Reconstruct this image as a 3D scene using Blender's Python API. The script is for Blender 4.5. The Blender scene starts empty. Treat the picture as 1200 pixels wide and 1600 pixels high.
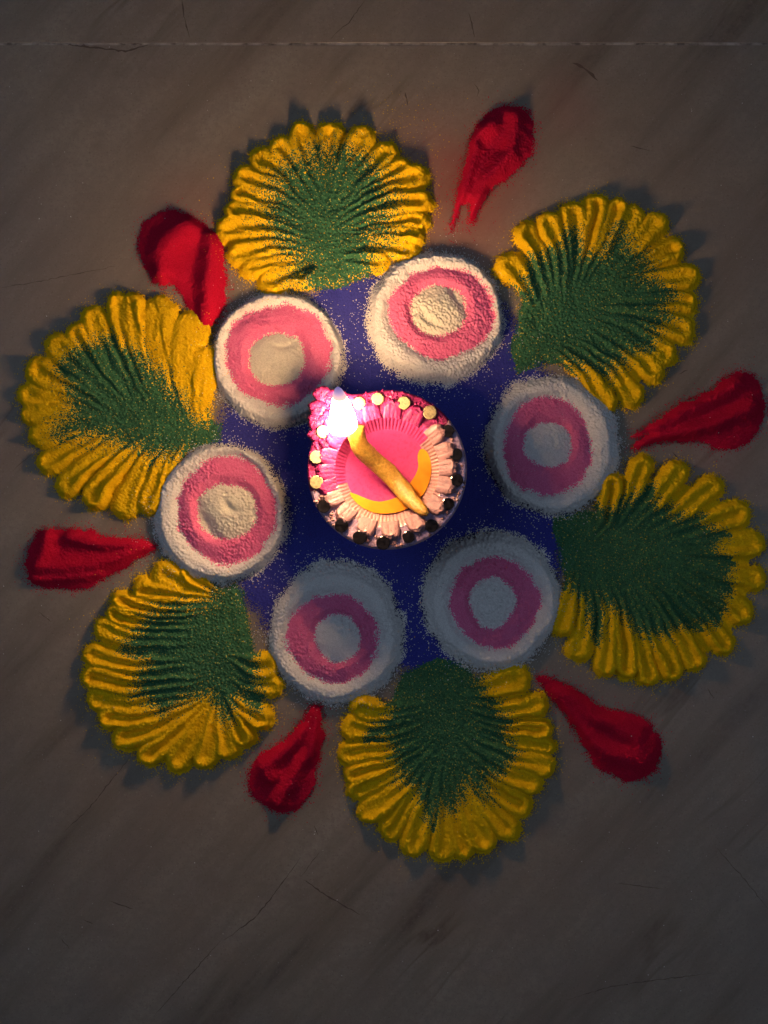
import bpy, math, random
import numpy as np
from mathutils import Vector

# ------------------------------------------------------------------ scale
S = 0.00026            # metres per pixel of the photograph, on the floor
H = 0.34               # camera height
def W(px, py, z=0.0):  # floor-plane measure of the photo -> metres at height z
    k = (H - z) / H
    return ((px - 600) * S * k, (800 - py) * S * k, z)

scene = bpy.context.scene
C = scene.collection
rng = np.random.default_rng(7)
random.seed(7)

# ------------------------------------------------------------------ camera
cd = bpy.data.cameras.new("camera")
cam = bpy.data.objects.new("camera", cd)
C.objects.link(cam)
cam.location = (0, 0, H)
cd.sensor_fit = 'VERTICAL'
cd.sensor_height = 24.0
cd.lens = 12.0 / ((800 * S) / H)
cd.clip_start = 0.01
cd.clip_end = 50
scene.camera = cam

# ------------------------------------------------------------------ light
world = bpy.data.worlds.new("World")
scene.world = world
world.use_nodes = True
bg = world.node_tree.nodes["Background"]
bg.inputs[0].default_value = (0.70, 0.86, 1.15, 1)
bg.inputs[1].default_value = 0.030
def dim_lamp(loc, energy):      # the last cool light of the room, from both sides
    ad = bpy.data.lights.new("dim_room_light", 'AREA')
    ad.shape = 'RECTANGLE'; ad.size = 0.9; ad.size_y = 0.9
    ad.energy = energy; ad.color = (0.72, 0.91, 1.22)
    al = bpy.data.objects.new("dim_room_light", ad)
    C.objects.link(al)
    al.location = loc
    d = Vector(loc)
    al.rotation_euler = d.to_track_quat('Z', 'Y').to_euler()
dim_lamp((-1.15, 0.35, 1.30), 2.8)
dim_lamp((1.10, -0.25, 1.35), 2.3)
scene.view_settings.view_transform = 'Standard'
scene.view_settings.look = 'None'
scene.view_settings.exposure = 0
scene.view_settings.gamma = 1
FLAME_STRENGTH = 255.0
LIFT = .015            # the lamp stands this much taller than a flat dish

# ------------------------------------------------------------------ helpers
def link(o, parent=None):
    C.objects.link(o)
    if parent is not None: o.parent = parent
    return o
def tag(o, label=None, cat=None, group=None, kind=None):
    if label: o['label'] = label
    if cat: o['category'] = cat
    if group: o['group'] = group
    if kind: o['kind'] = kind
    return o
def empty(name, loc):
    o = bpy.data.objects.new(name, None)
    o.location = loc
    o.empty_display_size = 0.01
    return link(o)
def mesh_obj(name, verts, faces, mat, parent=None, origin=(0, 0, 0), smooth=True):
    """verts in world metres; origin = the parent's place."""
    v = np.asarray(verts, dtype=np.float64) - np.asarray(origin)
    me = bpy.data.meshes.new(name)
    me.from_pydata(v.tolist(), [], faces)
    if smooth:
        me.polygons.foreach_set('use_smooth', [True] * len(me.polygons))
    me.materials.append(mat)
    me.update()
    o = bpy.data.objects.new(name, me)
    if parent is None: o.location = origin
    return link(o, parent)

def smooth(a, b, x):
    t = np.clip((x - a) / (b - a), 0, 1)
    return t * t * (3 - 2 * t)
def vnoise(X, Y, scale, seed):
    x = X / scale; y = Y / scale
    xi = np.floor(x).astype(np.int64); yi = np.floor(y).astype(np.int64)
    fx = x - xi; fy = y - yi
    fx = fx * fx * (3 - 2 * fx); fy = fy * fy * (3 - 2 * fy)
    def h(a, b):
        n = (a * 374761393 + b * 668265263 + seed * 1274126177) & 0x7fffffff
        n = ((n ^ (n >> 13)) * 1274126177) & 0x7fffffff
        return ((n ^ (n >> 16)) & 0xffff) / 65535.0
    return (h(xi, yi) * (1 - fx) + h(xi + 1, yi) * fx) * (1 - fy) + (h(xi, yi + 1) * (1 - fx) + h(xi + 1, yi + 1) * fx) * fy
def fbm(X, Y, scale, seed, oct=3):
    s = 0; a = 1; t = 0
    for i in range(oct):
        s = s + a * vnoise(X, Y, scale / 2 ** i, seed + i * 17); t += a; a *= .5
    return s / t
def seg_dist(X, Y, p, q):
    dx, dy = q[0] - p[0], q[1] - p[1]
    L = dx * dx + dy * dy + 1e-9
    t = np.clip(((X - p[0]) * dx + (Y - p[1]) * dy) / L, 0, 1)
    return np.hypot(X - p[0] - t * dx, Y - p[1] - t * dy), t
def poly_dist(X, Y, pts):
    """distance to an open polyline and the fraction along it"""
    n = len(pts) - 1
    best = np.full(X.shape, 1e9); bt = np.zeros(X.shape)
    for i in range(n):
        d, t = seg_dist(X, Y, pts[i], pts[i + 1])
        m = d < best
        best = np.where(m, d, best); bt = np.where(m, (i + t) / n, bt)
    return best, bt
def sdf(X, Y, poly):
    d = np.full(X.shape, 1e9); ins = np.zeros(X.shape, bool)
    n = len(poly)
    for i in range(n):
        p, q = poly[i], poly[(i + 1) % n]
        d = np.minimum(d, seg_dist(X, Y, p, q)[0])
        c = ((p[1] > Y) != (q[1] > Y)) & (X < (q[0] - p[0]) * (Y - p[1]) / ((q[1] - p[1]) or 1e-9) + p[0])
        ins ^= c
    return np.where(ins, -d, d)
def chaikin(p, n=2):
    for _ in range(n):
        q = []
        for i in range(len(p)):
            a, b = p[i], p[(i + 1) % len(p)]
            q += [(a[0] * .75 + b[0] * .25, a[1] * .75 + b[1] * .25), (a[0] * .25 + b[0] * .75, a[1] * .25 + b[1] * .75)]
        p = q
    return p

# ------------------------------------------------------------------ materials
class NT:
    def __init__(s, name):
        s.m = bpy.data.materials.new(name); s.m.use_nodes = True
        s.t = s.m.node_tree; s.n = s.t.nodes
        s.b = s.n["Principled BSDF"]; s.out = s.n["Material Output"]
    def node(s, typ, **kw):
        n = s.n.new(typ)
        for k, v in kw.items(): setattr(n, k, v)
        return n
    def link(s, a, b): s.t.links.new(a, b)
    def pos(s): return s.node('ShaderNodeNewGeometry').outputs['Position']
    def noise(s, vec, scale, detail=2, rough=.5):
        n = s.node('ShaderNodeTexNoise')
        n.inputs['Scale'].default_value = scale; n.inputs['Detail'].default_value = detail
        n.inputs['Roughness'].default_value = rough
        s.link(vec, n.inputs['Vector']); return n.outputs[0]
    def ramp(s, fac, stops):
        r = s.node('ShaderNodeValToRGB')
        e = r.color_ramp.elements
        while len(e) < len(stops): e.new(.5)
        for i, (p, c) in enumerate(stops):
            e[i].position = p; e[i].color = c if len(c) == 4 else (*c, 1)
        s.link(fac, r.inputs[0]); return r.outputs[0]
    def mix(s, fac, a, b, typ='MIX'):
        m = s.node('ShaderNodeMix', data_type='RGBA', blend_type=typ)
        for sock, v in ((m.inputs[0], fac), (m.inputs[6], a), (m.inputs[7], b)):
            if hasattr(v, 'links'): s.link(v, sock)
            elif isinstance(v, (int, float)): sock.default_value = v
            else: sock.default_value = (*v, 1) if len(v) == 3 else v
        return m.outputs[2]
    def bump(s, h, strength, dist):
        b = s.node('ShaderNodeBump')
        b.inputs['Strength'].default_value = strength; b.inputs['Distance'].default_value = dist
        s.link(h, b.inputs['Height']); s.link(b.outputs[0], s.b.inputs['Normal'])
    def set(s, **kw):
        for k, v in kw.items():
            i = s.b.inputs[k.replace('_', ' ')]
            if hasattr(v, 'links'): s.link(v, i)
            else: i.default_value = (*v, 1) if isinstance(v, tuple) and len(v) == 3 else v

def powder(name, col, dark, speck=None, speck_amt=.0, bump=.5):
    n = NT(name); p = n.pos()
    g = n.noise(p, 2300, 1); l = n.noise(p, 160, 3)
    c = n.mix(n.ramp(g, [(.34, (0, 0, 0)), (.60, (1, 1, 1))]), dark, col)
    c = n.mix(n.ramp(l, [(.35, (0, 0, 0)), (.7, (.35, .35, .35))]), c, dark)
    if speck:
        f = n.noise(p, 1500, 0)
        c = n.mix(n.ramp(f, [(.72 - speck_amt, (0, 0, 0)), (.75 - speck_amt, (1, 1, 1))]), c, speck)
    n.set(Base_Color=c, Roughness=1.0)
    n.b.inputs['Specular IOR Level'].default_value = .08
    g2 = n.noise(p, 4200, 0)
    n.bump(n.mix(.5, g, g2), bump, .0004)
    return n.m
M_yel = powder('yellow_powder', (.82, .535, .008), (.68, .40, .005))
M_grn = powder('green_powder', (.062, .185, .088), (.024, .09, .042), (.40, .36, .06), .0)
M_wht = powder('white_powder', (.72, .715, .71), (.57, .565, .56))
M_wht_lit = powder('flame_tinted_white_powder', (.71, .685, .58), (.56, .54, .45))  # white powder with the flame's warm light mixed into its colour
M_pnk = powder('pink_powder', (.76, .19, .36), (.66, .115, .27))
M_red = powder('red_powder', (.50, .008, .042), (.37, .004, .024), bump=.3)
M_blu = powder('blue_powder', (.048, .053, .33), (.033, .037, .23), bump=.3)

# ------------------------------------------------------------------ floor
def floor_mat():
    n = NT('polished_marble'); p = n.pos()
    m0 = n.node('ShaderNodeMapping'); m0.inputs['Rotation'].default_value = (0, 0, math.radians(42)); n.link(p, m0.inputs[0])
    mp = n.node('ShaderNodeMapping'); mp.inputs['Scale'].default_value = (1, .14, 1); n.link(m0.outputs[0], mp.inputs[0])
    st = n.noise(mp.outputs[0], 40, 6, .62)
    cl = n.noise(p, 7, 4, .6)
    fine = n.noise(p, 420, 3, .7)
    c = n.ramp(st, [(.32, (.102, .082, .060)), (.47, (.222, .190, .150)), (.68, (.300, .266, .218))])
    c = n.mix(n.ramp(cl, [(.35, (0, 0, 0)), (.68, (.6, .6, .6))]), c, (.215, .172, .143))
    md = n.noise(p, 75, 5, .65)
    c = n.mix(n.ramp(md, [(.34, (.55, .55, .55)), (.52, (0, 0, 0))]), c, (.20, .158, .130))
    pit = n.noise(p, 1250, 2, .7)
    c = n.mix(n.ramp(pit, [(.30, (.7, .7, .7)), (.40, (0, 0, 0))]), c, (.12, .095, .078))
    c = n.mix(n.ramp(pit, [(.64, (0, 0, 0)), (.72, (.5, .5, .5))]), c, (.40, .36, .33))
    # thin brown veins
    v = n.noise(mp.outputs[0], 15, 5, .62)
    vein = n.ramp(v, [(.485, (0, 0, 0)), (.498, (.8, .8, .8)), (.502, (.8, .8, .8)), (.515, (0, 0, 0))])
    msk = n.ramp(n.noise(p, 11, 2), [(.5, (0, 0, 0)), (.64, (.75, .75, .75))])
    vf = n.node('ShaderNodeMath', operation='MULTIPLY'); n.link(vein, vf.inputs[0]); n.link(msk, vf.inputs[1])
    c = n.mix(vf.outputs[0], c, (.085, .05, .028))
    c = n.mix(n.ramp(fine, [(.38, (.5, .5, .5)), (.55, (0, 0, 0))]), c, (.20, .165, .135))
    # dust of red powder that has drifted over the marble
    for (px, py, r, a) in ((705, 300, 190, .70), (590, 520, 60, .2), (300, 330, 120, .25), (1120, 720, 110, .22), (880, 170, 90, .18)):
        d = n.node('ShaderNodeVectorMath', operation='DISTANCE')
        n.link(p, d.inputs[0]); d.inputs[1].default_value = W(px, py)
        mr = n.node('ShaderNodeMapRange', interpolation_type='SMOOTHSTEP')
        mr.inputs[1].default_value = 0; mr.inputs[2].default_value = r * S
        mr.inputs[3].default_value = a; mr.inputs[4].default_value = 0
        n.link(d.outputs['Value'], mr.inputs[0])
        ml = n.node('ShaderNodeMath', operation='MULTIPLY')
        n.link(mr.outputs[0], ml.inputs[0]); n.link(n.ramp(n.noise(p, 30, 4), [(.25, (.3, .3, .3)), (.7, (1, 1, 1))]), ml.inputs[1])
        c = n.mix(ml.outputs[0], c, (.34, .06, .055))
    n.set(Base_Color=c, Roughness=.42)
    n.b.inputs['Specular IOR Level'].default_value = .25
    n.bump(fine, .12, .0004)
    return n.m
M_flr = floor_mat()
nj = NT('pale_joint_filler'); jp = nj.pos()
nj.set(Base_Color=nj.ramp(nj.noise(jp, 260, 3), [(.34, (.13, .105, .088)), (.47, (.27, .235, .20)), (.66, (.40, .355, .31))]), Roughness=.9)
nc = NT('brown_crack'); nc.set(Base_Color=(.10, .073, .055), Roughness=.9)

floor = empty('floor', (0, 0, 0)); tag(floor, kind='structure')
TW, TH, GAP = 1.2, 0.6, 0.00055
y_joint = (800 - 68.5) * S
def slab(x0, x1, y0, y1):
    b = .0007
    v = []; nseg = 60
    # slab top with a small worn arris, wandering by fractions of a millimetre
    r = random.Random(int((x0 + 10) * 1000 + (y0 + 10) * 77))
    def ring(ins, z, wob):
        out = []
        for i in range(nseg): out.append((x0 + (x1 - x0) * i / nseg, y0 + ins + r.random() * wob, z))
        for i in range(nseg): out.append((x1 - ins - r.random() * wob, y0 + (y1 - y0) * i / nseg, z))
        for i in range(nseg): out.append((x1 - (x1 - x0) * i / nseg, y1 - ins - r.random() * wob, z))
        for i in range(nseg): out.append((x0 + ins + r.random() * wob, y1 - (y1 - y0) * i / nseg, z))
        return out
    N = nseg * 4
    v = ring(0, -.012, 0) + ring(0, -.0004, .00012) + ring(.00018, 0, .0003)
    f = []
    for k in range(2):
        for i in range(N):
            j = (i + 1) % N
            f.append((k * N + i, k * N + j, (k + 1) * N + j, (k + 1) * N + i))
    f.append(tuple(range(2 * N, 3 * N)))
    mesh_obj('marble_slab', v, f, M_flr, floor, smooth=False)
for iy in range(-3, 3):
    for ix in range(-2, 2):
        x0 = -0.66 + ix * TW
        slab(x0 + GAP / 2, x0 + TW - GAP / 2, y_joint + iy * TH + GAP / 2, y_joint + (iy + 1) * TH - GAP / 2)
# filler lying low in the joints
v = [(-3.1, -1.9, -.00016), (1.8, -1.9, -.00016), (1.8, 2.1, -.00016), (-3.1, 2.1, -.00016)]
mesh_obj('joint_filler', v, [(0, 1, 2, 3)], nj.m, floor, smooth=False)
# pale chips of filler standing along the joint in view, and hairline cracks / brown stains in the marble
def ribbon(name, pts, w, mat, z=.00006, seed=0, taper=True):
    r = random.Random(seed); V = []; F = []
    P = []
    for a, b in zip(pts[:-1], pts[1:]):
        L = math.hypot(b[0] - a[0], b[1] - a[1]); n = max(2, int(L / 5))
        for i in range(n):
            t = i / n; P.append((a[0] + (b[0] - a[0]) * t + r.uniform(-.9, .9), a[1] + (b[1] - a[1]) * t + r.uniform(-.9, .9)))
    P.append(pts[-1])
    for i, p in enumerate(P):
        q = P[min(i + 1, len(P) - 1)]; o = P[max(i - 1, 0)]
        dx, dy = q[0] - o[0], q[1] - o[1]; L = math.hypot(dx, dy) or 1
        ww = w * r.uniform(.35, 1.1)
        if taper: ww *= min(1, .25 + 4 * min(i, len(P) - 1 - i) / len(P))
        nx, ny = -dy / L * ww / 2, dx / L * ww / 2
        V += [W(p[0] + nx, p[1] + ny, 0), W(p[0] - nx, p[1] - ny, 0)]
    V = [(a, b, z) for a, b, _ in V]
    for i in range(len(P) - 1): F.append((2 * i, 2 * i + 1, 2 * i + 3, 2 * i + 2))
    return mesh_obj(name, V, F, mat, floor, smooth=False)
cracks = [([(474, 1374), (505, 1396), (562, 1429)], 2.4), ([(895, 98), (912, 106), (934, 126)], 5.0),
          ([(105, 70), (160, 76), (195, 80), (232, 70)], 3.2), ([(100, 1300), (140, 1262), (205, 1180)], 1.6),
          ([(350, 1470), (400, 1432), (432, 1392), (470, 1340)], 1.8), ([(885, 1562), (960, 1540), (1110, 1520)], 1.4),
          ([(240, 1588), (300, 1520), (345, 1470)], 1.4), ([(170, 1408), (208, 1420)], 1.8), ([(130, 1436), (146, 1444)], 1.6),
          ([(96, 1466), (108, 1482)], 1.6), ([(284, 0), (288, 30), (296, 58)], 2.2), ([(570, 0), (548, 32), (515, 62)], 1.4),
          ([(1120, 1325), (1160, 1370), (1200, 1420)], 1.4), ([(960, 1380), (1036, 1388)], 1.2), ([(733, 20), (742, 58)], 2.2),
          ([(632, 145), (637, 165)], 2.4), ([(0, 450), (60, 440), (180, 416)], 1.3), ([(740, 130), (748, 142), (745, 152)], 1.6),
          ([(985, 228), (1015, 236)], 1.4), ([(1105, 1075), (1116, 1092)], 2.0), ([(1050, 706), (1060, 716)], 2.6), ([(60, 955), (80, 972)], 1.3),
          ([(1060, 585), (1075, 578)], 1.8), ([(490, 1290), (497, 1305)], 2.2), ([(20, 735), (60, 700), (110, 690)], 1.1), ([(500, 1330), (470, 1370)], 1.1)]
for i, (p, w) in enumerate(cracks): ribbon('crack', p, w, nc.m, seed=i)

# ------------------------------------------------------------------ global powder grid
Q = 1.3
GX0, GY0, GX1, GY1 = -20, 100, 1230, 1400
NX = int((GX1 - GX0) / Q) + 1; NY = int((GY1 - GY0) / Q) + 1
Hm = np.zeros((NY, NX))                        # height in millimetres of whatever lies there
white = rng.random((NY, NX))                   # per grain dice
dice2 = rng.random((NY, NX))
g0 = rng.standard_normal((NY, NX))
g1 = (g0 + np.roll(g0, 1, 0) + np.roll(g0, 1, 1) + np.roll(np.roll(g0, 1, 0), 1, 1)) / 2
jx = (rng.random((NY, NX)) - .5) * .5; jy = (rng.random((NY, NX)) - .5) * .5
class Win:
    def __init__(s, x0, y0, x1, y1):
        s.i0 = max(0, int((x0 - GX0) / Q)); s.i1 = min(NX, int((x1 - GX0) / Q) + 2)
        s.j0 = max(0, int((y0 - GY0) / Q)); s.j1 = min(NY, int((y1 - GY0) / Q) + 2)
        s.sl = (slice(s.j0, s.j1), slice(s.i0, s.i1))
        s.X, s.Y = np.meshgrid(GX0 + Q * np.arange(s.i0, s.i1), GY0 + Q * np.arange(s.j0, s.j1))
        s.w = white[s.sl]; s.d = dice2[s.sl]; s.g = g1[s.sl]; s.g0 = g0[s.sl]
        s.jx = jx[s.sl]; s.jy = jy[s.sl]
def lay(win, h, keep):
    """put a heap (mm) on what already lies there; keep = faces' presence by their corner"""
    under = Hm[win.sl]
    keep &= (under < 1.1) | (h > under)
    z = np.maximum(h, under + .07)
    Hm[win.sl] = np.where(keep, z, under)
    return z
def emit(name, win, z, fm, mat, parent, origin):
    """one mesh of the grid cells fm (bool at each cell's first corner)"""
    fm = fm[:-1, :-1]
    ny, nx = z.shape
    jj, ii = np.nonzero(fm)
    if len(jj) == 0: return None
    idx = np.arange(ny * nx).reshape(ny, nx)
    quads = np.stack([idx[jj, ii], idx[jj + 1, ii], idx[jj + 1, ii + 1], idx[jj, ii + 1]], 1)
    used, inv = np.unique(quads, return_inverse=True)
    inv = inv.reshape(-1)
    X = (win.X + win.jx).reshape(-1)[used]; Y = (win.Y + win.jy).reshape(-1)[used]; Z = z.reshape(-1)[used] * .001
    co = np.stack([(X - 600) * S - origin[0], (800 - Y) * S - origin[1], Z - origin[2]], 1).astype(np.float32)
    me = bpy.data.meshes.new(name)
    nf = len(jj)
    me.vertices.add(len(used)); me.vertices.foreach_set('co', co.ravel())
    me.loops.add(nf * 4); me.loops.foreach_set('vertex_index', inv.astype(np.int32))
    me.polygons.add(nf)
    me.polygons.foreach_set('loop_start', np.arange(0, nf * 4, 4, dtype=np.int32))
    me.polygons.foreach_set('use_smooth', np.ones(nf, dtype=bool))
    me.materials.append(mat)
    me.update(calc_edges=True)
    o = bpy.data.objects.new(name, me)
    if parent is None: o.location = origin
    return link(o, parent)

# ------------------------------------------------------------------ blue ground of the pattern
blue_poly = chaikin([(520, 440), (560, 425), (600, 430), (680, 400), (780, 470), (840, 570), (900, 640), (905, 740), (880, 850),
                     (850, 960), (760, 1010), (690, 1050), (650, 1052), (600, 1030), (500, 1045), (430, 1000), (385, 935), (370, 890),
                     (330, 780), (335, 690), (345, 650), (400, 560), (470, 470)])
w = Win(300, 380, 940, 1080)
sd = sdf(w.X, w.Y, blue_poly)
thin = fbm(w.X, w.Y, 60, 3)
bh = .30 + .35 * thin + .05 * w.g + .04 * fbm(w.X, w.Y, 9, 5)
bkeep = (sd + (w.w - .5) * 22 + (fbm(w.X, w.Y, 24, 9) - .5) * 16) < 0
bz = lay(w, bh, bkeep)
BLUE = (w, bz, bkeep)
scatter_src = []                                 # (window, sdf, colour) for loose grains

# ------------------------------------------------------------------ yellow and green leaves
def zm(ox, oy, k, pts): return [(ox + x * k, oy + y * k) for x, y in pts]
LEAVES = [
 dict(o=(310, 170, 1 / 3), N=(600, 720), M=(590, 430), a=.45, cl=.6, dith=26, gap=.9,
  label='topmost yellow and green powder fan, its edges heavily speckled',
  tips=[(430, 815), (300, 838), (205, 755), (140, 680), (88, 565), (130, 480), (160, 395), (178, 305), (265, 205), (375, 145), (470, 82), (620, 68), (785, 92), (910, 182), (990, 262), (1065, 300), (1080, 425), (1075, 525), (1048, 600), (1025, 665), (890, 715)],
  green=[(450, 790), (500, 860), (640, 850), (800, 790), (830, 690), (830, 620), (900, 590), (860, 520), (900, 440), (850, 330), (790, 240), (680, 200), (600, 240), (550, 190), (500, 260), (430, 250), (380, 340), (340, 420), (330, 520), (380, 620), (480, 700)]),
 dict(o=(0, 430, 1 / 3), N=(1000, 725), M=(380, 640), a=.42, cl=.65, dith=15, gap=.7, soft=(0, 1, 2),
  label='left yellow and green powder fan with a smooth yellow patch at its upper right',
  tips=[(975, 350), (890, 195), (740, 120), (620, 100), (545, 100), (415, 165), (330, 245), (240, 300), (145, 430), (98, 555), (110, 650), (150, 760), (190, 895), (285, 1010), (420, 1080), (560, 1118), (690, 1110), (760, 1010)],
  green=[(1040, 690), (950, 700), (880, 640), (800, 540), (720, 440), (640, 370), (570, 350), (500, 310), (440, 350), (370, 330), (280, 430), (340, 500), (360, 600), (340, 680), (260, 740), (420, 740), (520, 760), (680, 800), (720, 840), (820, 830), (900, 820), (1040, 780)]),
 dict(o=(100, 800, 1 / 3), N=(770, 400), M=(730, 860), a=.8, cl=.9, dith=12, gap=1,
  label='lower left yellow and green powder fan with an upright green midrib',
  tips=[(560, 262), (430, 275), (325, 350), (240, 405), (205, 470), (150, 545), (100, 665), (102, 770), (120, 875), (168, 975), (250, 1080), (375, 1165), (510, 1200), (660, 1190), (770, 1150), (868, 1090), (970, 985), (1025, 830), (1000, 735)],
  green=[(720, 370), (700, 430), (560, 450), (410, 490), (370, 560), (310, 610), (400, 660), (400, 740), (350, 830), (420, 880), (470, 920), (600, 860), (680, 830), (740, 900), (780, 960), (800, 840), (850, 830), (920, 920), (900, 760), (880, 600), (860, 480), (850, 370), (800, 330)]),
 dict(o=(480, 1000, .35), N=(620, 230), M=(610, 560), a=.38, cl=.6, dith=10, gap=1,
  label='bottom yellow and green powder fan, its yellow lobes pointing down',
  tips=[(190, 300), (155, 400), (148, 520), (175, 610), (190, 680), (245, 790), (345, 872), (460, 945), (600, 980), (700, 965), (805, 940), (920, 875), (985, 752), (1040, 650), (1090, 570), (1102, 475), (1085, 400), (1065, 285), (985, 160)],
  green=[(420, 140), (380, 260), (370, 340), (270, 420), (370, 420), (400, 500), (420, 600), (500, 640), (550, 810), (600, 700), (640, 740), (680, 660), (720, 610), (800, 690), (760, 600), (860, 560), (900, 500), (870, 430), (870, 340), (780, 270), (760, 200), (720, 100), (580, 70)]),
 dict(o=(820, 680, 380 / 1200), N=(250, 560), M=(650, 570), a=.25, cl=.5, dith=9, gap=1,
  label='right yellow and green powder fan with plump separate yellow lobes at its top',
  tips=[(440, 190), (595, 118), (775, 140), (960, 232), (1092, 375), (1158, 530), (1165, 720), (1110, 890), (1015, 1055), (858, 1145), (740, 1190), (620, 1222), (510, 1190), (400, 1185), (260, 1105), (165, 985)],
  green=[(120, 390), (300, 370), (400, 380), (600, 290), (640, 370), (700, 400), (820, 430), (970, 490), (900, 560), (1010, 630), (960, 700), (990, 760), (940, 920), (800, 910), (660, 960), (560, 960), (500, 880), (380, 800), (340, 990), (300, 790), (230, 740), (170, 650)]),
 dict(o=(760, 270, 1 / 3), N=(210, 800), M=(470, 580), a=.42, cl=.65, dith=13, gap=.9,
  label='upper right yellow and green powder fan with a round yellow blob at its left corner',
  tips=[(75, 390), (170, 250), (285, 205), (405, 145), (520, 105), (625, 135), (710, 165), (820, 215), (905, 345), (978, 470), (985, 610), (965, 750), (885, 870), (825, 950), (715, 1070), (585, 1115)],
  green=[(100, 830), (140, 700), (170, 570), (230, 420), (330, 370), (400, 270), (440, 390), (540, 410), (620, 250), (640, 370), (740, 430), (700, 490), (880, 580), (780, 640), (880, 690), (760, 730), (760, 830), (640, 840), (560, 920), (400, 890), (280, 900), (140, 950)]),
]
prof_q = [0, .24, .44, .74, 1.0, 1.2, 1.5]
for li, L in enumerate(LEAVES):
    ox, oy, k = L['o']
    tips = zm(ox, oy, k, L['tips']); green = zm(ox, oy, k, L['green'])
    N, M = zm(ox, oy, k, [L['N'], L['M']])
    xs = [p[0] for p in tips + green]; ys = [p[1] for p in tips + green]
    w = Win(min(xs) - 30, min(ys) - 30, max(xs) + 30, max(ys) + 30)
    ax = np.array(M) - np.array(N); AL = np.hypot(*ax); axn = ax / AL
    n = len(tips)
    # the hand wobbles: warp the domain a little
    Xw = w.X + (fbm(w.X, w.Y, 34, 100 + li) - .5) * 11; Yw = w.Y + (fbm(w.X, w.Y, 34, 200 + li) - .5) * 11
    bestq = np.full(w.X.shape, 9.); bestt = np.zeros(w.X.shape); who = np.zeros(w.X.shape, int); bestw = np.ones(w.X.shape)
    amp = np.ones(w.X.shape); grv = np.ones(w.X.shape); side = np.zeros(w.X.shape)
    for i, T in enumerate(tips):
        T = np.array(T)
        da = [np.hypot(*(T - np.array(tips[j]))) for j in (i - 1, i + 1) if 0 <= j < n]
        Wk = min(.54 * sum(da) / len(da), 36 if i in L.get('soft', ()) else 21) * random.uniform(.86, 1.08)
        p = float(np.dot(T - np.array(N), axn)) / AL
        R = np.array(N) + ax * min(max(L['a'] * p, .02), L['cl'])
        dirv = (T - R) / np.hypot(*(T - R)); LL = np.hypot(*(T - R))
        E = T - dirv * Wk * .95
        cdir = dirv * .72 + axn * .28 * (1 if p > 0 else .3)
        Cc = R + cdir / np.hypot(*cdir) * LL * .48
        pts = [tuple((1 - t) ** 2 * R + 2 * t * (1 - t) * Cc + t * t * E) for t in np.linspace(0, 1, 7)]
        d, t = poly_dist(Xw, Yw, pts)
        wk = Wk * (.20 + .80 * t ** .85)
        q = d / wk
        m = q < bestq
        sg = np.sign((T[0] - R[0]) * (Yw - R[1]) - (T[1] - R[1]) * (Xw - R[0])) * random.uniform(-1, 1) * np.clip(q * 3, 0, 1)
        side = np.where(m, sg, side)
        r1, r2 = random.uniform(.8, 1.15), random.uniform(.5, 1.15)
        if i in L.get('soft', ()): r2 = .12
        bestq = np.where(m, q, bestq); bestt = np.where(m, t, bestt); who = np.where(m, i, who); bestw = np.where(m, wk, bestw)
        amp = np.where(m, r1, amp); grv = np.where(m, r2, grv)
    f = np.interp(bestq, prof_q, [0.30, .52, .98, .96, .26, .14, .0])
    f_soft = np.interp(bestq, prof_q, [1, 1, .98, .9, .75, .3, .0])
    gg = np.clip(grv * L['gap'], 0, 1.1) * smooth(0, .35, bestt)
    f = f_soft * (1 - gg) + f * gg
    A = (1.4 + 3.0 * smooth(.05, .8, bestt)) * amp * (1 + side * .22)
    gs = sdf(w.X, w.Y, green)
    cen = np.mean(np.array(tips), 0)
    core = [tuple(np.array(t) + (cen - np.array(t)) * .15) for t in tips] + [N]
    cs = np.minimum(sdf(w.X, w.Y, core), gs + 3)
    base = np.where(gs < 6, 1.35, .85) * smooth(4, -16, cs) * (.75 + .5 * fbm(w.X, w.Y, 30, 31 + li))
    h = np.maximum(A * f, base)
    h = h + .9 * (fbm(w.X, w.Y, 22, 400 + li) - .5) * smooth(0, 1, h)
    for _ in range(4):
        p_ = np.pad(h, 1, 'edge')
        h = (p_[:-2, 1:-1] + p_[2:, 1:-1] + p_[1:-1, :-2] + p_[1:-1, 2:] + 2 * h) / 6
    isg0 = gs < 0
    h = h + w.g * np.where(isg0, .21, .15) * smooth(0, .6, h) + .25 * (fbm(w.X, w.Y, 7, 60 + li) - .5) * smooth(0, .8, h)
    edge = np.minimum((bestq - 1.22) * bestw, cs - 3)
    keep = (edge + 2.6 + np.where(sdf(w.X, w.Y, blue_poly) < 0, 1.6, 3.2) * np.log(w.w + 1e-6) + (fbm(w.X, w.Y, 12, 77 + li) - .5) * 6) < 0
    h = np.maximum(h, .05)
    z = lay(w, h, keep)
    lab = gs - 4 + (fbm(w.X, w.Y, 20, 500 + li) - .5) * 14 + np.log(w.d / (1.0001 - w.d) + 1e-6) * L['dith'] * .42 + np.where(edge > 0, 12, 0) - np.where((bestq > .80) & (bestt < .86), 13, 0) - np.where((bestq < .22) & (bestt < .8), 6, 0) + np.where(bestt > .9, 8, 0)
    gm = keep & (lab < 0)
    org = W(*cen)
    th = empty('powder_leaf', org)
    tag(th, L['label'], 'rangoli leaf', 'yellow and green rangoli leaves round the lamp')
    emit('green_center', w, z, gm, M_grn, th, org)
    for i in range(n):
        emit('yellow_lobe', w, z, keep & ~gm & (who == i), M_yel, th, org)
    scatter_src.append((w, np.minimum(edge, cs), M_yel, 'y', li))

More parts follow.
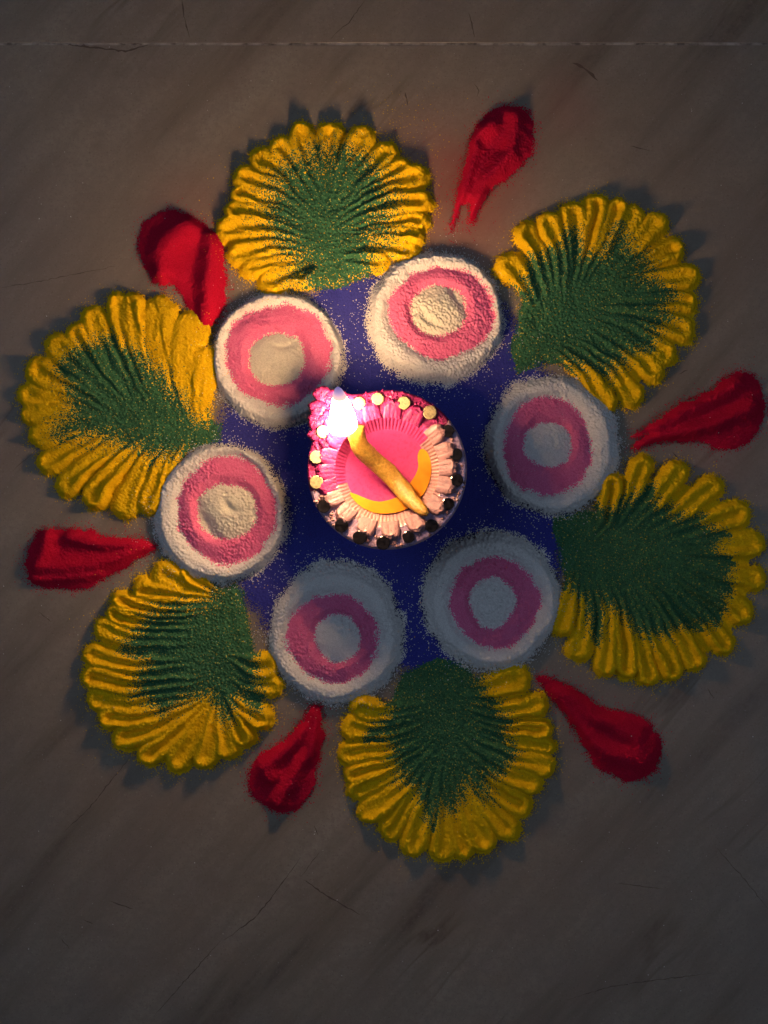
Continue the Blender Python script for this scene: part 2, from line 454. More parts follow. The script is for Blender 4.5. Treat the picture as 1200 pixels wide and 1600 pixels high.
# ------------------------------------------------------------------ red drops
REDS = [
 dict(o=(640, 130, 260 / 1200), label='red powder drop at the top with a forked tail pointing down',
  out=[(285, 1100), (325, 800), (395, 580), (430, 400), (510, 250), (640, 170), (780, 160), (880, 240), (905, 380), (860, 560), (720, 690), (600, 760), (540, 870), (425, 1045), (400, 1010), (440, 900), (400, 850), (340, 960), (310, 1080)],
  rid=[([(320, 1000), (390, 700), (470, 400), (600, 330)], 15, 3.4), ([(450, 980), (560, 700), (730, 520), (760, 280)], 15, 3.6)]),
 dict(o=(180, 300, 1 / 6), label='large red powder drop at the upper left, split into two thick blobs',
  out=[(840, 1340), (690, 1130), (600, 940), (545, 850), (440, 895), (330, 830), (235, 650), (205, 500), (240, 320), (340, 205), (500, 170), (680, 205), (790, 290), (920, 330), (1000, 430), (1010, 620), (1070, 940), (1000, 1120), (900, 1300)],
  rid=[([(450, 800), (450, 600), (520, 470), (700, 360)], 22, 4.3), ([(850, 1250), (880, 1000), (900, 700), (910, 420)], 17, 3.6)]),
 dict(o=(20, 800, .2), label='red powder drop at the left edge, squarish head and two tails to the right',
  out=[(1150, 260), (1040, 218), (940, 198), (820, 188), (680, 178), (600, 135), (480, 105), (370, 150), (280, 105), (180, 150), (125, 270), (85, 430), (125, 560), (250, 605), (400, 612), (580, 600), (700, 530), (840, 460), (1000, 360), (1110, 300)],
  rid=[([(1080, 245), (750, 240), (450, 190)], 12, 3.0), ([(230, 425), (550, 425), (900, 345), (1080, 300)], 11, 3.0), ([(290, 170), (260, 330), (215, 420)], 13, 3.2), ([(180, 520), (400, 500), (700, 480)], 8, 2.2)]),
 dict(o=(360, 1090, .15), label='red powder drop at the lower left, plump head down and two grooves up its back',
  out=[(845, 70), (965, 60), (978, 250), (962, 540), (905, 720), (885, 930), (790, 1105), (640, 1185), (430, 1175), (225, 1035), (165, 880), (185, 760), (285, 590), (400, 505), (540, 450), (700, 255), (800, 165)],
  rid=[([(860, 150), (620, 470), (370, 700), (420, 800)], 17, 3.8), ([(930, 180), (830, 500), (650, 850), (510, 1060)], 13, 3.8)]),
 dict(o=(820, 1030, .2), label='dark red powder drop at the lower right, round head outward and thin tail',
  out=[(70, 100), (250, 158), (420, 215), (540, 340), (700, 382), (850, 405), (985, 480), (1065, 600), (1075, 740), (1000, 885), (860, 955), (740, 945), (600, 875), (495, 730), (385, 580), (285, 420), (140, 240)],
  rid=[([(250, 330), (500, 620), (700, 730), (890, 770)], 18, 3.4), ([(280, 230), (600, 470), (850, 580), (920, 740)], 18, 3.6)]),
 dict(o=(970, 560, 230 / 1200), label='red powder drop at the right edge with a split tail pointing left',
  out=[(60, 645), (200, 555), (330, 455), (480, 365), (680, 285), (800, 165), (920, 105), (1050, 125), (1140, 220), (1170, 380), (1145, 560), (1050, 690), (900, 740), (760, 745), (640, 662), (400, 692), (120, 735), (50, 735), (160, 660), (230, 605), (150, 640)],
  rid=[([(150, 610), (450, 460), (800, 290), (900, 220)], 17, 3.3), ([(150, 710), (500, 590), (850, 500), (1050, 400)], 14, 3.8)]),
]
for ri, R in enumerate(REDS):
    ox, oy, k = R['o']
    out = chaikin(zm(ox, oy, k, R['out']), 1)
    xs = [p[0] for p in out]; ys = [p[1] for p in out]
    w = Win(min(xs) - 26, min(ys) - 26, max(xs) + 26, max(ys) + 26)
    Xw = w.X + (fbm(w.X, w.Y, 30, 700 + ri) - .5) * 9; Yw = w.Y + (fbm(w.X, w.Y, 30, 800 + ri) - .5) * 9
    sd = sdf(Xw, Yw, out)
    e = smooth(2, -16, sd)
    h = 1.0 * smooth(3, -10, sd)
    rr = np.zeros_like(h)
    for pts, wd, ht in R['rid']:
        d, t = poly_dist(Xw, Yw, zm(ox, oy, k, pts))
        rr = np.maximum(rr, ht * np.exp(-(d / wd) ** 2))
    h = h + 1.1 * rr * (.12 + .88 * e)
    for _ in range(14):
        p_ = np.pad(h, 1, 'edge')
        h = (p_[:-2, 1:-1] + p_[2:, 1:-1] + p_[1:-1, :-2] + p_[1:-1, 2:] + 2 * h) / 6
    h = h + .4 * (fbm(w.X, w.Y, 18, 900 + ri) - .5) * e + w.g * .10 * e + .05
    keep = (sd + 3.2 + 3.6 * np.log(w.w + 1e-6) + (fbm(w.X, w.Y, 14, 950 + ri) - .5) * 8) < 0
    z = lay(w, np.maximum(h, .05), keep)
    org = W(sum(xs) / len(xs), sum(ys) / len(ys))
    o = emit('powder_drop', w, z, keep, M_red, None, org)
    tag(o, R['label'], 'rangoli drop', 'red rangoli drops between the leaves')
    scatter_src.append((w, sd, M_red, 'r', ri))

# ------------------------------------------------------------------ white and pink roundels
DOTS = [
 dict(o=(436, 564, 104, 107), p=(437, 556, 83, 77), c=(435, 563, 47, 44), label='white and pink powder roundel up and left of the lamp, nearest the flame', dent=[(445, 545, 16, 5, -.1, 1.5)]),
 dict(o=(678, 498, 108, 106), p=(689, 491, 81, 70), c=(685, 488, 45, 44), label='white and pink powder roundel above the lamp with a swirled flame-tinted middle', dent=[(668, 503, 17, 5, .75, 2.4), (712, 470, 24, 6, 1.0, 1.8)]),
 dict(o=(345, 803, 105, 110), p=(355, 796, 76, 82), c=(356, 798, 49, 47), label='white and pink powder roundel left of the lamp with a dent in its flame-tinted middle', dent=[(361, 794, 13, 6, .7, 2.4), (328, 822, 34, 9, .95, 1.9)]),
 dict(o=(525, 988, 106, 112), p=(520, 995, 71, 69), c=(529, 994, 38, 40), label='white and pink powder roundel below and left of the lamp, half in its shadow', dent=[(478, 975, 26, 8, 1.2, 1.2)]),
 dict(o=(767, 937, 110, 110), p=(770, 939, 69, 69), c=(767, 938, 38, 42), label='white and pink powder roundel below and right of the lamp, wholly grey in its shadow', dent=[(718, 900, 60, 5, -.95, .9)]),
 dict(o=(862, 696, 106, 110), p=(852, 698, 68, 78), c=(852, 694, 40, 37), label='white and pink powder roundel right of the lamp, lit only along its right rim', dent=[(862, 696, 9, 4, -1.1, 1.2)]),
]
for di, D in enumerate(DOTS):
    ox, oy, rx, ry = D['o']
    w = Win(ox - rx - 34, oy - ry - 34, ox + rx + 34, oy + ry + 34)
    Xw = w.X + (fbm(w.X, w.Y, 40, 1100 + di) - .5) * 9; Yw = w.Y + (fbm(w.X, w.Y, 40, 1200 + di) - .5) * 9
    def el(e): return 1e-4 + np.hypot((Xw - e[0]) / e[2], (Yw - e[1]) / e[3]) / (.93 if e is D['c'] else 1)
    a, b, c = el(D['c']), el(D['p']), el(D['o'])
    a = np.maximum(a + (fbm(w.X, w.Y, 11, 41 + di) - .5) * .12, 1e-4); b = b + (fbm(w.X, w.Y, 11, 51 + di) - .5) * .08
    u1 = np.clip((a - 1) / (np.abs(a - 1) + np.maximum(1 - b, 1e-3)), 0, 1)
    u2 = np.clip((b - 1) / (np.maximum(b - 1, 1e-6) + np.maximum(1 - c, 1e-3)), 0, 1)
    hc = 2.9 + 3.2 * np.clip(1 - a ** 1.9, 0, 1)
    hp = np.interp(u1, [0, .15, .45, .75, 1], [3.0, 3.6, 5.5, 4.9, 3.5])
    hw = np.interp(u2, [0, .12, .36, .66, .87, 1], [3.5, 4.3, 6.0, 6.3, 3.2, .4])
    h = np.where(a < 1, hc, np.where(b < 1, hp, hw))
    h = np.where(c > 1, .35 * smooth(1.16, 1.0, c), h)
    for _ in range(3):   # sand slumps: soften the profile
        p_ = np.pad(h, 1, 'edge')
        h = (p_[:-2, 1:-1] + p_[2:, 1:-1] + p_[1:-1, :-2] + p_[1:-1, 2:] + 2 * h) / 6
    for (dx, dy, l, wd, ang, dep) in D['dent']:
        ca, sa = math.cos(ang), math.sin(ang)
        uu = (w.X - dx) * ca + (w.Y - dy) * sa; vv = -(w.X - dx) * sa + (w.Y - dy) * ca + (uu / l) ** 2 * 4
        h = h - dep * np.exp(-(uu / l) ** 2 - (vv / wd) ** 2)
    rough = smooth(.42, .62, fbm(w.X, w.Y, 36, 1300 + di)) * .7 + .3
    rough = np.maximum(rough, smooth(.72, .95, c))
    h = h + (.6 * (fbm(w.X, w.Y, 26, 1400 + di) - .5)) * smooth(1.02, .8, c)
    h = h * .86
    h = h + w.g * .27 * rough + .34 * (fbm(w.X, w.Y, 6.5, 1500 + di) - .5) * rough
    fr = fbm(w.X, w.Y, 20, 1600 + di)
    keep = (c - 1 + (w.w - .42) * .10 + (fr - .5) * .12) < 0
    loose = (c < 1.30) & (w.d < .13 * np.exp(-(c - 1) / .07))
    keep = keep | loose
    z = lay(w, np.maximum(h, .06) + np.where(loose, .22, 0), keep)
    jit = (w.d - .5)
    cm = keep & (a + jit * .16 < 1)
    pm = keep & ~cm & (b + (w.w - .5) * .10 + (fbm(w.X, w.Y, 15, 1700 + di) - .5) * .10 < 1) & (c < 1)
    wm = keep & ~cm & ~pm
    org = W(ox, oy)
    th = empty('powder_roundel', org)
    tag(th, D['label'], 'rangoli roundel', 'white and pink rangoli roundels round the lamp')
    emit('white_ring', w, z, wm, M_wht, th, org)
    emit('pink_ring', w, z, pm, M_pnk, th, org)
    emit('white_center', w, z, cm, M_wht_lit if di < 3 else M_wht, th, org)  # flame-side middles carry its warmth in their colour, shaded ones stay plain white
    scatter_src.append((w, (c - 1) * rx, M_wht, 'w', di))

w, bz, bkeep = BLUE
vis = bkeep & (np.hypot(w.X - 605, w.Y - 740) > 40)
org = W(605, 740)
o = emit('blue_powder_disc', w, bz, vis, M_blu, None, org)
tag(o, 'thin blue powder ground under the lamp, showing between the white and pink roundels', 'rangoli ground')

# ------------------------------------------------------------------ loose grains
def grains(name, P, sizes, mat, label):
    n = len(P)
    oct_v = np.array([(1, 0, 0), (-1, 0, 0), (0, 1, 0), (0, -1, 0), (0, 0, 1), (0, 0, -1)], float)
    oct_f = np.array([(0, 2, 4), (2, 1, 4), (1, 3, 4), (3, 0, 4), (2, 0, 5), (1, 2, 5), (3, 1, 5), (0, 3, 5)])
    rot = rng.random(n) * 6.28
    sc = sizes[:, None, None] * (0.7 + .6 * rng.random((n, 6, 1)))
    V = np.repeat(oct_v[None], n, 0) * sc
    cx, sx = np.cos(rot)[:, None], np.sin(rot)[:, None]
    x = V[:, :, 0] * cx - V[:, :, 1] * sx; y = V[:, :, 0] * sx + V[:, :, 1] * cx
    V = np.stack([x + P[:, 0:1], y + P[:, 1:2], V[:, :, 2] + P[:, 2:3]], 2).reshape(-1, 3)
    F = (oct_f[None] + 6 * np.arange(n)[:, None, None]).reshape(-1, 3)
    me = bpy.data.meshes.new(name)
    me.vertices.add(len(V)); me.vertices.foreach_set('co', V.astype(np.float32).ravel())
    me.loops.add(len(F) * 3); me.loops.foreach_set('vertex_index', F.astype(np.int32).ravel())
    me.polygons.add(len(F)); me.polygons.foreach_set('loop_start', np.arange(0, len(F) * 3, 3, dtype=np.int32))
    me.materials.append(mat); me.update(calc_edges=True)
    o = link(bpy.data.objects.new(name, me))
    tag(o, label, 'loose powder', kind='stuff')
bag = {'y': [], 'r': [], 'w': []}
for (w, sd, mat, key, idx) in scatter_src:
    fall = {'y': (7, .045), 'r': (9, .02), 'w': (13, .05)}[key]
    if key == 'y' and idx in (0, 2): fall = (13, .05)
    pr = fall[1] * np.exp(-np.maximum(sd, 0) / fall[0]) * (sd > -4)
    pr = pr * (.15 + 1.7 * smooth(.4, .7, fbm(w.X, w.Y, 30, 2000 + idx)))
    jj, ii = np.nonzero(rng.random(sd.shape) < pr)
    if key != 'w':
        bl = sdf(w.X, w.Y, blue_poly) < 3
        ok = ~bl[jj, ii]; jj, ii = jj[ok], ii[ok]
    for j, i in zip(jj, ii): bag[key].append((w.X[j, i], w.Y[j, i], Hm[w.sl][j, i]))
# grains flung further out
for _ in range(420):
    bag['w'].append((rng.uniform(330, 900), rng.uniform(420, 1060), None))
for _ in range(380):
    bag['w'].append((rng.uniform(0, 1200), rng.uniform(60, 1560), None))
for _ in range(260):
    bag['y'].append((rng.normal(620, 45), rng.normal(200, 38), None))
for _ in range(200):
    bag['r'].append((rng.normal(690, 45), rng.normal(320, 55), None))
def hm_at(x, y):
    i = int(round((x - GX0) / Q)); j = int(round((y - GY0) / Q))
    return Hm[j, i] if 0 <= i < NX and 0 <= j < NY else 0.
for key, nm, mat, lab in (('y', 'yellow_powder_grains', M_yel, 'loose yellow grains strewn about the leaf edges on the floor'),
                          ('r', 'red_powder_grains', M_red, 'loose red grains strewn about the drops on the floor'),
                          ('w', 'white_powder_grains', M_wht, 'loose white grains strewn over the blue ground and the floor')):
    P = np.array([((x - 600) * S, (800 - y) * S, (hm_at(x, y) if z is None else z) * .001 + .00008) for x, y, z in bag[key] if math.hypot(x - 605, y - 735) > 118])
    sz = (0.00012 + .00013 * rng.random(len(P)) ** 2.2)
    grains(nm, P, sz, mat, lab)

# ------------------------------------------------------------------ the lamp
LC = W(605, 734, .021 + LIFT); LC = (LC[0], LC[1], 0.0)
KR = (H - .021 - LIFT) / H
def lp(zx, zy, z):               # point of the lamp measured in the 340 px close-up
    x, y, _ = W(440 + zx * 340 / 1200, 560 + zy * 340 / 1200, z + LIFT)
    return (x, y, z + LIFT)
U = 340 / 1200 * S * KR          # metres per close-up unit at the rim's height
def paint(name, col, dark, rough=.42, metallic=0., spec=.5, scale=700, bump=.25, coat=0.):
    n = NT(name); p = n.pos()
    g = n.noise(p, scale, 3, .6); l = n.noise(p, 180, 2)
    c = n.mix(n.ramp(g, [(.36, (1, 1, 1)), (.52, (0, 0, 0))]), col, dark)
    c = n.mix(n.ramp(l, [(.4, (0, 0, 0)), (.75, (.4, .4, .4))]), c, dark)
    n.set(Base_Color=c, Roughness=rough, Metallic=metallic)
    n.b.inputs['Specular IOR Level'].default_value = spec
    n.b.inputs['Coat Weight'].default_value = coat
    n.b.inputs['Coat Roughness'].default_value = .12
    n.bump(g, bump, .0006)
    return n.m
M_clay = paint('terracotta', (.30, .12, .07), (.2, .08, .05), .8)
M_mag = paint('magenta_paint', (.20, .011, .092), (.10, .005, .045), .55, spec=.25, coat=.05, bump=.6)
M_sil = paint('pale_silver_pink_paint', (.27, .15, .165), (.18, .10, .12), .42, bump=.3, metallic=.0, coat=.25)
M_lav = paint('lavender_metal_paint', (.46, .33, .50), (.24, .17, .27), .32, metallic=.3)
M_bowl = paint('magenta_bowl_paint', (.36, .036, .16), (.29, .025, .125), .25, coat=.35, bump=.12)
nm_ = NT('mirror_glass'); nm_p = nm_.pos()
nm_.set(Base_Color=nm_.ramp(nm_.noise(nm_p, 900, 3), [(.35, (.04, .035, .04)), (.6, (.16, .14, .16))]), Metallic=.95, Roughness=.14)
M_mir = nm_.m
M_mir_cream = paint('matte_cream_mirror', (.26, .225, .13), (.15, .125, .075), .4, metallic=.15, scale=900)  # matte cream colour, used for the mirrors on the spout side

lamp = empty('clay_lamp', LC)
tag(lamp, 'round painted clay oil lamp ringed with small mirrors at the centre', 'oil lamp')
SP = math.atan2(-(175 - 615), 215 - 583)          # direction of the spout
def spoutR(th, r, reach):                          # radius pulled out at the spout
    d = (th - SP + math.pi) % (2 * math.pi) - math.pi
    return r + reach * math.exp(-(d / .20) ** 2)
def is_mag(th):                                    # the magenta half of the paint
    d = math.degrees(th) % 360
    return 38 < d < 196
def band(name, prof, mat, a0, a1, n=96, reach=0., wob=0., closed=False, seed=1, flute=0, fl_amp=0., crease=0.):
    """a lathe strip, prof = [(r in close-up units, z m, pull)]"""
    V = []; F = []; m = len(prof)
    cnt = n if closed else n + 1
    r_ = random.Random(seed)
    for i in range(cnt):
        th = a0 + (a1 - a0) * i / n
        for k, (r, z, pull) in enumerate(prof):
            rr = spoutR(th, r, reach * pull)
            ww = r_.uniform(-wob, wob)
            if flute: 
                s_ = math.cos(th * flute)
                rr += fl_amp * s_ * (1 if 0 < k < m - 1 else .3)
            if crease and k < m - 1: z = z - crease * max(0, math.cos(th * 9)) ** 10
            V.append((LC[0] + math.cos(th) * rr * U, LC[1] + math.sin(th) * rr * U, (z + LIFT if z > .004 else z) + ww * .00001))
    for i in range(n):
        for k in range(m - 1):
            A_, B_ = i * m + k, ((i + 1) % cnt) * m + k
            F.append((A_, B_, B_ + 1, A_ + 1))
    return mesh_obj(name, V, F, mat, lamp, LC)
TAU = 2 * math.pi
A0, A1 = math.radians(38), math.radians(196)
# clay body: outer wall and foot
band('clay_body', [(250, .0005, 0), (268, .001, 0), (300, .004, .1), (360, .009, .4), (415, .0145, .75), (440, .0183, 1), (442, .0196, 1)], M_clay, 0, TAU, 128, 120, closed=True)
# broad outer rim in its two paints
rim = [(442, .0196, 1), (438, .0206, 1), (425, .0212, .95), (395, .0207, .85), (360, .0203, .7), (330, .0206, .5), (318, .0205, .2), (308, .0197, 0)]
band('magenta_rim', rim, M_mag, A0, A1, 110, 120, wob=22, seed=3)
band('lavender_rim', rim, M_lav, A1, A0 + TAU, 140, 120, wob=14, seed=4)
# fluted wall of the bowl
flu = [(322, .0207, 0), (305, .0200, 0), (285, .0172, 0), (262, .0130, 0), (245, .0112, 0), (236, .0108, 0)]
band('fluted_wall', flu, M_bowl, A0, A1, 520, flute=84, fl_amp=2.0)
pw = band('fluted_wall', flu, M_sil, A1, A0 + TAU, 680, flute=84, fl_amp=2.0)
pw['label'] = 'pale silver half of the fluted wall'
# bowl floor
band('bowl_floor', [(238, .0108, 0), (200, .0098, 0), (120, .0090, 0), (50, .0087, 0), (1, .0086, 0)], M_bowl, 0, TAU, 360, closed=True, wob=0)
# scalloped petals on the rim
def scallop(th, r0, r1, wid, z, mat, seed, lab=None):
    r_ = random.Random(seed)
    nu, nv = 22, 14
    V = []; F = []
    ph = [r_.uniform(0, 6.28) for _ in range(6)]
    for i in range(nu + 1):
        u = i / nu
        for j in range(nv + 1):
            v = j / nv * 2 - 1
            # petal outline: narrow straight root, broad rounded end with a bitten edge
            hw = wid * (.80 + .20 * u) * (1 if u < .38 else math.sqrt(max(0, 1 - ((u - .38) / .62) ** 2.1)) * .96 + .04)
            edge = 1 + .05 * math.sin(v * 6 + ph[0]) + .03 * math.sin(v * 13 + ph[1])
            rr = r0 + (r1 - r0) * u * edge
            hgt = (1 - abs(v) ** 7) * .0019 * min(1, .12 + u * 1.25) * (1 - .95 * max(0, (u - .80) / .20) ** 2)
            hgt += .00016 * math.cos(v * 15.7) * (1 - u) * (1 if u < .62 else 0)
            cr = smooth(.55, .72, u)
            hgt += cr * (.00028 * math.sin(u * 23 + v * 6 + ph[2]) * math.sin(v * 8 + ph[3]) + r_.uniform(-1, 1) * .00012)
            ang = th + v * hw / rr
            V.append((LC[0] + math.cos(ang) * rr * U, LC[1] + math.sin(ang) * rr * U, z + LIFT + max(hgt, -.0003) + .00012))
    for i in range(nu):
        for j in range(nv):
            q = i * (nv + 1) + j
            F.append((q, q + 1, q + nv + 2, q + nv + 1))
    o = mesh_obj('scallop_petal', V, F, mat, lamp, LC)
    if lab: o['label'] = lab
def ang_of(x, y): return math.atan2(-(y - 612), x - 582)
mag_p = [(495, 300), (612, 285), (735, 315), (285, 440), (240, 535), (235, 625), (285, 700)]
sil_p = [(305, 755), (368, 838), (478, 900), (600, 915), (728, 880), (842, 800), (893, 695), (908, 600), (890, 515), (845, 420)]
k = 0
for x, y in mag_p: k += 1; scallop(ang_of(x, y), 288, 392, 62, .0204, M_mag, k)
for x, y in sil_p: k += 1; scallop(ang_of(x, y), 286, 392, 61, .0204, M_sil, k, 'pale silver scallop petal')
# ruffled lobes along the spout
for x, y, r in ((222, 195, 48), (200, 275, 52), (188, 345, 48), (275, 215, 45), (330, 215, 40), (250, 330, 50), (180, 420, 38), (240, 470, 34)):
    k += 1; V = []; F = []; r_ = random.Random(k)
    c = lp(x, y, .0215)
    for i in range(9):
        for j in range(18):
            a = j / 18 * TAU; u = i / 8
            rr = r * 1.06 * u * (1 + .10 * math.sin(3 * a + k) + .06 * math.sin(7 * a + 2 * k) * u + r_.uniform(-.05, .05)) * U
            V.append((c[0] + math.cos(a) * rr, c[1] + math.sin(a) * rr, LIFT + .0205 + .0015 * (1 - u ** 5) + .0007 * (u - .35) * math.sin(5 * a + k) + .0005 * math.sin(9 * a + u * 7 + k) * u + r_.uniform(-1, 1) * .00016 - .0012 * (i == 8)))
    for i in range(8):
        for j in range(18):
            F.append((i * 18 + j, (i + 1) * 18 + j, (i + 1) * 18 + (j + 1) % 18, i * 18 + (j + 1) % 18))
    mesh_obj('spout_ruffle', V, F, M_mag, lamp, LC)
# mirrors
mirrors = [(428, 246, .10), (530, 222, .06), (675, 245, .10), (818, 297, .1), (190, 545, .05), (192, 683, .08), (228, 405, .25),
           (917, 400, .05), (963, 530, .06), (967, 672, .05), (918, 803, .05), (827, 923, .05), (700, 985, .08), (560, 1018, .05), (430, 988, .05), (330, 922, .05), (232, 815, .05)]
for mi, (x, y, tilt) in enumerate(mirrors):
    r_ = random.Random(90 + mi)
    c = np.array(lp(x, y, .0222)); R = 36 * U * r_.uniform(.92, 1.08)
    V = []; n = 22; tx, ty = r_.uniform(-tilt, tilt), r_.uniform(-tilt, tilt)
    if mi == 6: tx, ty = -.20, .16
    for (rr, dz) in ((1.0, -.0012), (1.0, -.0001), (.90, .0001)):
        for j in range(n):
            a = j / n * TAU
            q = rr * R * (1 + .015 * math.sin(5 * a + mi))
            V.append((c[0] + math.cos(a) * q, c[1] + math.sin(a) * q, c[2] + dz + tx * math.cos(a) * q + ty * math.sin(a) * q))
    V.append((c[0], c[1], c[2] + .0001))
    F = [(k_ * n + j, k_ * n + (j + 1) % n, (k_ + 1) * n + (j + 1) % n, (k_ + 1) * n + j) for k_ in range(2) for j in range(n)]
    F += [(2 * n + j, 2 * n + (j + 1) % n, 3 * n) for j in range(n)]
    mo = mesh_obj('round_mirror', V, F, M_mir_cream if mi < 7 else M_mir, lamp, LC, smooth=False)
    mo['label'] = 'matte cream round mirror' if mi < 7 else 'dark round mirror'
# crumbs of paint and clay on the rim
V = []; F = []; r_ = random.Random(5)
def crumbs(name, mag, n, mat):
    P = []
    while len(P) < n:
        th = r_.uniform(0, TAU)
        if is_mag(th) != mag: continue
        rr = spoutR(th, r_.uniform(372, 434), 60)
        P.append((LC[0] + math.cos(th) * rr * U, LC[1] + math.sin(th) * rr * U, .0209 + LIFT + r_.uniform(0, .0003)))
    V = []; F = []
    for p in P:
        s = r_.uniform(.0003, .0011); b = len(V)
        for (a, bb, cc) in ((1, 0, 0), (-1, 0, 0), (0, 1, 0), (0, -1, 0), (0, 0, .8), (0, 0, -.8)):
            V.append((p[0] + a * s * r_.uniform(.6, 1.3), p[1] + bb * s * r_.uniform(.6, 1.3), p[2] + cc * s * r_.uniform(.5, 1)))
        F += [(b, b + 2, b + 4), (b + 2, b + 1, b + 4), (b + 1, b + 3, b + 4), (b + 3, b, b + 4)]
    o = mesh_obj(name, V, F, mat, lamp, LC, smooth=False); o['kind'] = 'stuff'
crumbs('rim_crumbs', True, 260, M_mag)
crumbs('pale_rim_crumbs', False, 150, M_sil)

# oil pool in the bowl
no = NT('yellow_lamp_oil'); op = no.pos()
no.set(Base_Color=no.ramp(no.noise(op, 120, 2), [(.35, (.46, .17, .012)), (.65, (.54, .25, .02))]), Roughness=.08)
no.b.inputs['Coat Weight'].default_value = .6
pool = [(366, 735), (400, 785), (450, 828), (510, 852), (570, 858), (640, 850), (705, 825), (765, 775), (805, 710), (826, 640), (826, 575), (808, 520), (782, 497), (760, 500),
        (748, 540), (756, 600), (735, 650), (705, 690), (690, 735), (640, 765), (580, 785), (530, 792), (470, 775), (410, 748)]
pc = chaikin(pool, 2)
V = [lp(x, y, .0122) for x, y in pc] + [lp(x, y, .0112) for x, y in pc]
npc = len(pc)
F = [tuple(range(npc - 1, -1, -1))] + [(i, (i + 1) % npc, npc + (i + 1) % npc, npc + i) for i in range(npc)]
po = lp(600, 800, .0112)
o = mesh_obj('lamp_oil', V, F, no.m, None, po, smooth=False)
tag(o, 'orange yellow crescent of lamp oil pooled in the bowl of the lamp', 'oil')

# wick
nw = NT('oil_soaked_cotton'); wp = nw.node('ShaderNodeTexCoord').outputs['Object']
gw = nw.noise(wp, 900, 4, .7)
nw.set(Base_Color=nw.ramp(gw, [(.32, (.145, .085, .010)), (.5, (.25, .145, .017)), (.72, (.34, .215, .045))]), Roughness=.45, Subsurface_Weight=.35)
nw.b.inputs['Subsurface Radius'].default_value = (1.0, .45, .12)
nw.b.inputs['Subsurface Scale'].default_value = .003
nw.bump(gw, .5, .0008)
wk = [(408, 372, .0262, 52), (412, 420, .0248, 52), (432, 480, .0220, 54), (478, 535, .0185, 56), (530, 580, .0158, 56), (590, 635, .0142, 56), (645, 695, .0142, 56), (690, 752, .0160, 50), (740, 805, .0200, 42), (782, 842, .0226, 30), (806, 862, .0234, 14)]
P = []
for i in range(len(wk) - 1):
    p0, p1, p2, p3 = (np.array(wk[max(0, min(len(wk) - 1, j))], float) for j in (i - 1, i, i + 1, i + 2))
    for t in np.linspace(0, 1, 7)[:-1]:
        P.append(.5 * ((2 * p1) + (p2 - p0) * t + (2 * p0 - 5 * p1 + 4 * p2 - p3) * t * t + (3 * p1 - p0 - 3 * p2 + p3) * t ** 3))
P.append(np.array(wk[-1], float))
def tube(P, sides=26, twist=.12, fib=.03, ellip=.72):
    V = []; F = []; r_ = random.Random(8)
    C3 = [np.array(lp(p[0], p[1], p[2])) for p in P]
    for i, p in enumerate(P):
        d = C3[min(i + 1, len(P) - 1)] - C3[max(i - 1, 0)]; d /= np.linalg.norm(d)
        s = np.cross(d, (0, 0, 1)); s /= np.linalg.norm(s); up = np.cross(s, d)
        for j in range(sides):
            a = j / sides * TAU
            rr = p[3] * U * .93 * (1 + fib * math.sin(5 * (a + twist * i)) + r_.uniform(-.03, .03)) * (1 + .03 * math.sin(i * .5))
            V.append(C3[i] + s * math.cos(a) * rr + up * math.sin(a) * rr * ellip)
    n = len(P)
    for i in range(n - 1):
        for j in range(sides):
            F.append((i * sides + j, i * sides + (j + 1) % sides, (i + 1) * sides + (j + 1) % sides, (i + 1) * sides + j))
    F.append(tuple(range(sides - 1, -1, -1))); F.append(tuple(range((n - 1) * sides, n * sides)))
    return V, F
V, F = tube(P)
o = mesh_obj('cotton_wick', V, F, nw.m, None, lp(600, 650, .0142))
tag(o, 'thick oil soaked yellow cotton wick lying across the bowl of the lamp', 'wick')

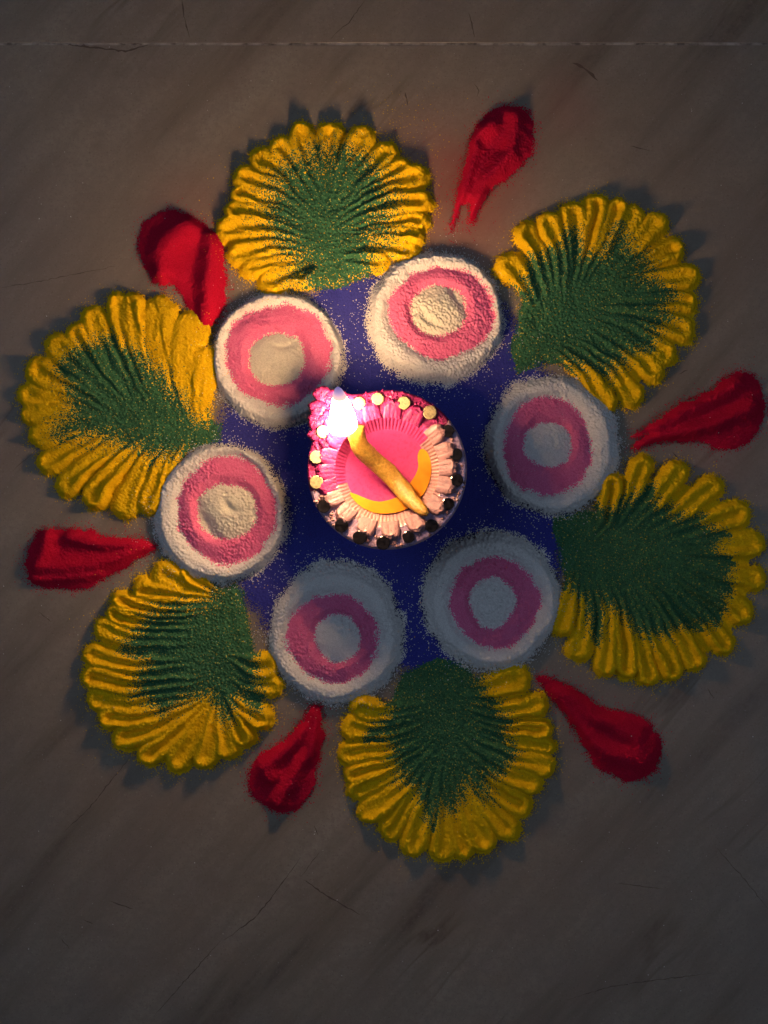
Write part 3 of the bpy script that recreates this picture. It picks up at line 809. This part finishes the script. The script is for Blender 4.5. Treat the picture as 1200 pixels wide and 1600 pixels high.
# flame: the light of the picture
nf = NT('flame'); nf.n.remove(nf.b)
fp = nf.node('ShaderNodeTexCoord').outputs['Object']
sx = nf.node('ShaderNodeSeparateXYZ'); nf.link(fp, sx.inputs[0])
mr = nf.node('ShaderNodeMapRange'); mr.inputs[1].default_value = 0; mr.inputs[2].default_value = .046
nf.link(sx.outputs[2], mr.inputs[0])
fcol = nf.ramp(mr.outputs[0], [(0, (1, .60, .30)), (.68, (1, .55, .24)), (.82, (.85, .45, .38)), (1, (.36, .28, .70))])
fst = nf.node('ShaderNodeValToRGB'); e = fst.color_ramp.elements
e[0].position = 0; e[0].color = (1, 1, 1, 1); e[1].position = 1; e[1].color = (.0022, .0022, .0022, 1)
q = e.new(.60); q.color = (1, 1, 1, 1); q = e.new(.80); q.color = (.007, .007, .007, 1)
nf.link(mr.outputs[0], fst.inputs[0])
ml = nf.node('ShaderNodeMath', operation='MULTIPLY'); ml.inputs[1].default_value = FLAME_STRENGTH
nf.link(fst.outputs[0], ml.inputs[0])
em = nf.node('ShaderNodeEmission'); nf.link(fcol, em.inputs[0]); nf.link(ml.outputs[0], em.inputs[1])
nf.link(em.outputs[0], nf.out.inputs[0])
sec = [(537, 673, .0240, 3), (535, 670.5, .0248, 20), (534.5, 666.5, .0265, 25.5), (535, 660, .0315, 25), (535, 649, .040, 22), (533.5, 637, .0485, 18), (531.5, 625, .057, 14), (529.5, 615, .0635, 10), (528.5, 609, .0675, 6.5), (528, 605.5, .0695, 2.5)]
sec = [(x, y, z + LIFT, h_ * .90) for x, y, z, h_ in sec]
V = []; F = []; n = 24
for (px, py, z, hw) in sec:
    c = W(px, py, z); kk = S * (H - z) / H
    for j in range(n):
        a = j / n * TAU
        V.append((c[0] + math.cos(a) * hw * kk, c[1] + math.sin(a) * hw * kk * .62, z + math.cos(a) * hw * kk * .22 * (z < .03 + LIFT)))
for i in range(len(sec) - 1):
    for j in range(n):
        F.append((i * n + j, i * n + (j + 1) % n, (i + 1) * n + (j + 1) % n, (i + 1) * n + j))
F.append(tuple(range(n - 1, -1, -1))); F.append(tuple(range((len(sec) - 1) * n, len(sec) * n)))
o = mesh_obj('flame', V, F, nf.m, None, W(537, 668, .0235 + LIFT))
tag(o, 'bright white teardrop flame burning at the upper end of the wick', 'flame')
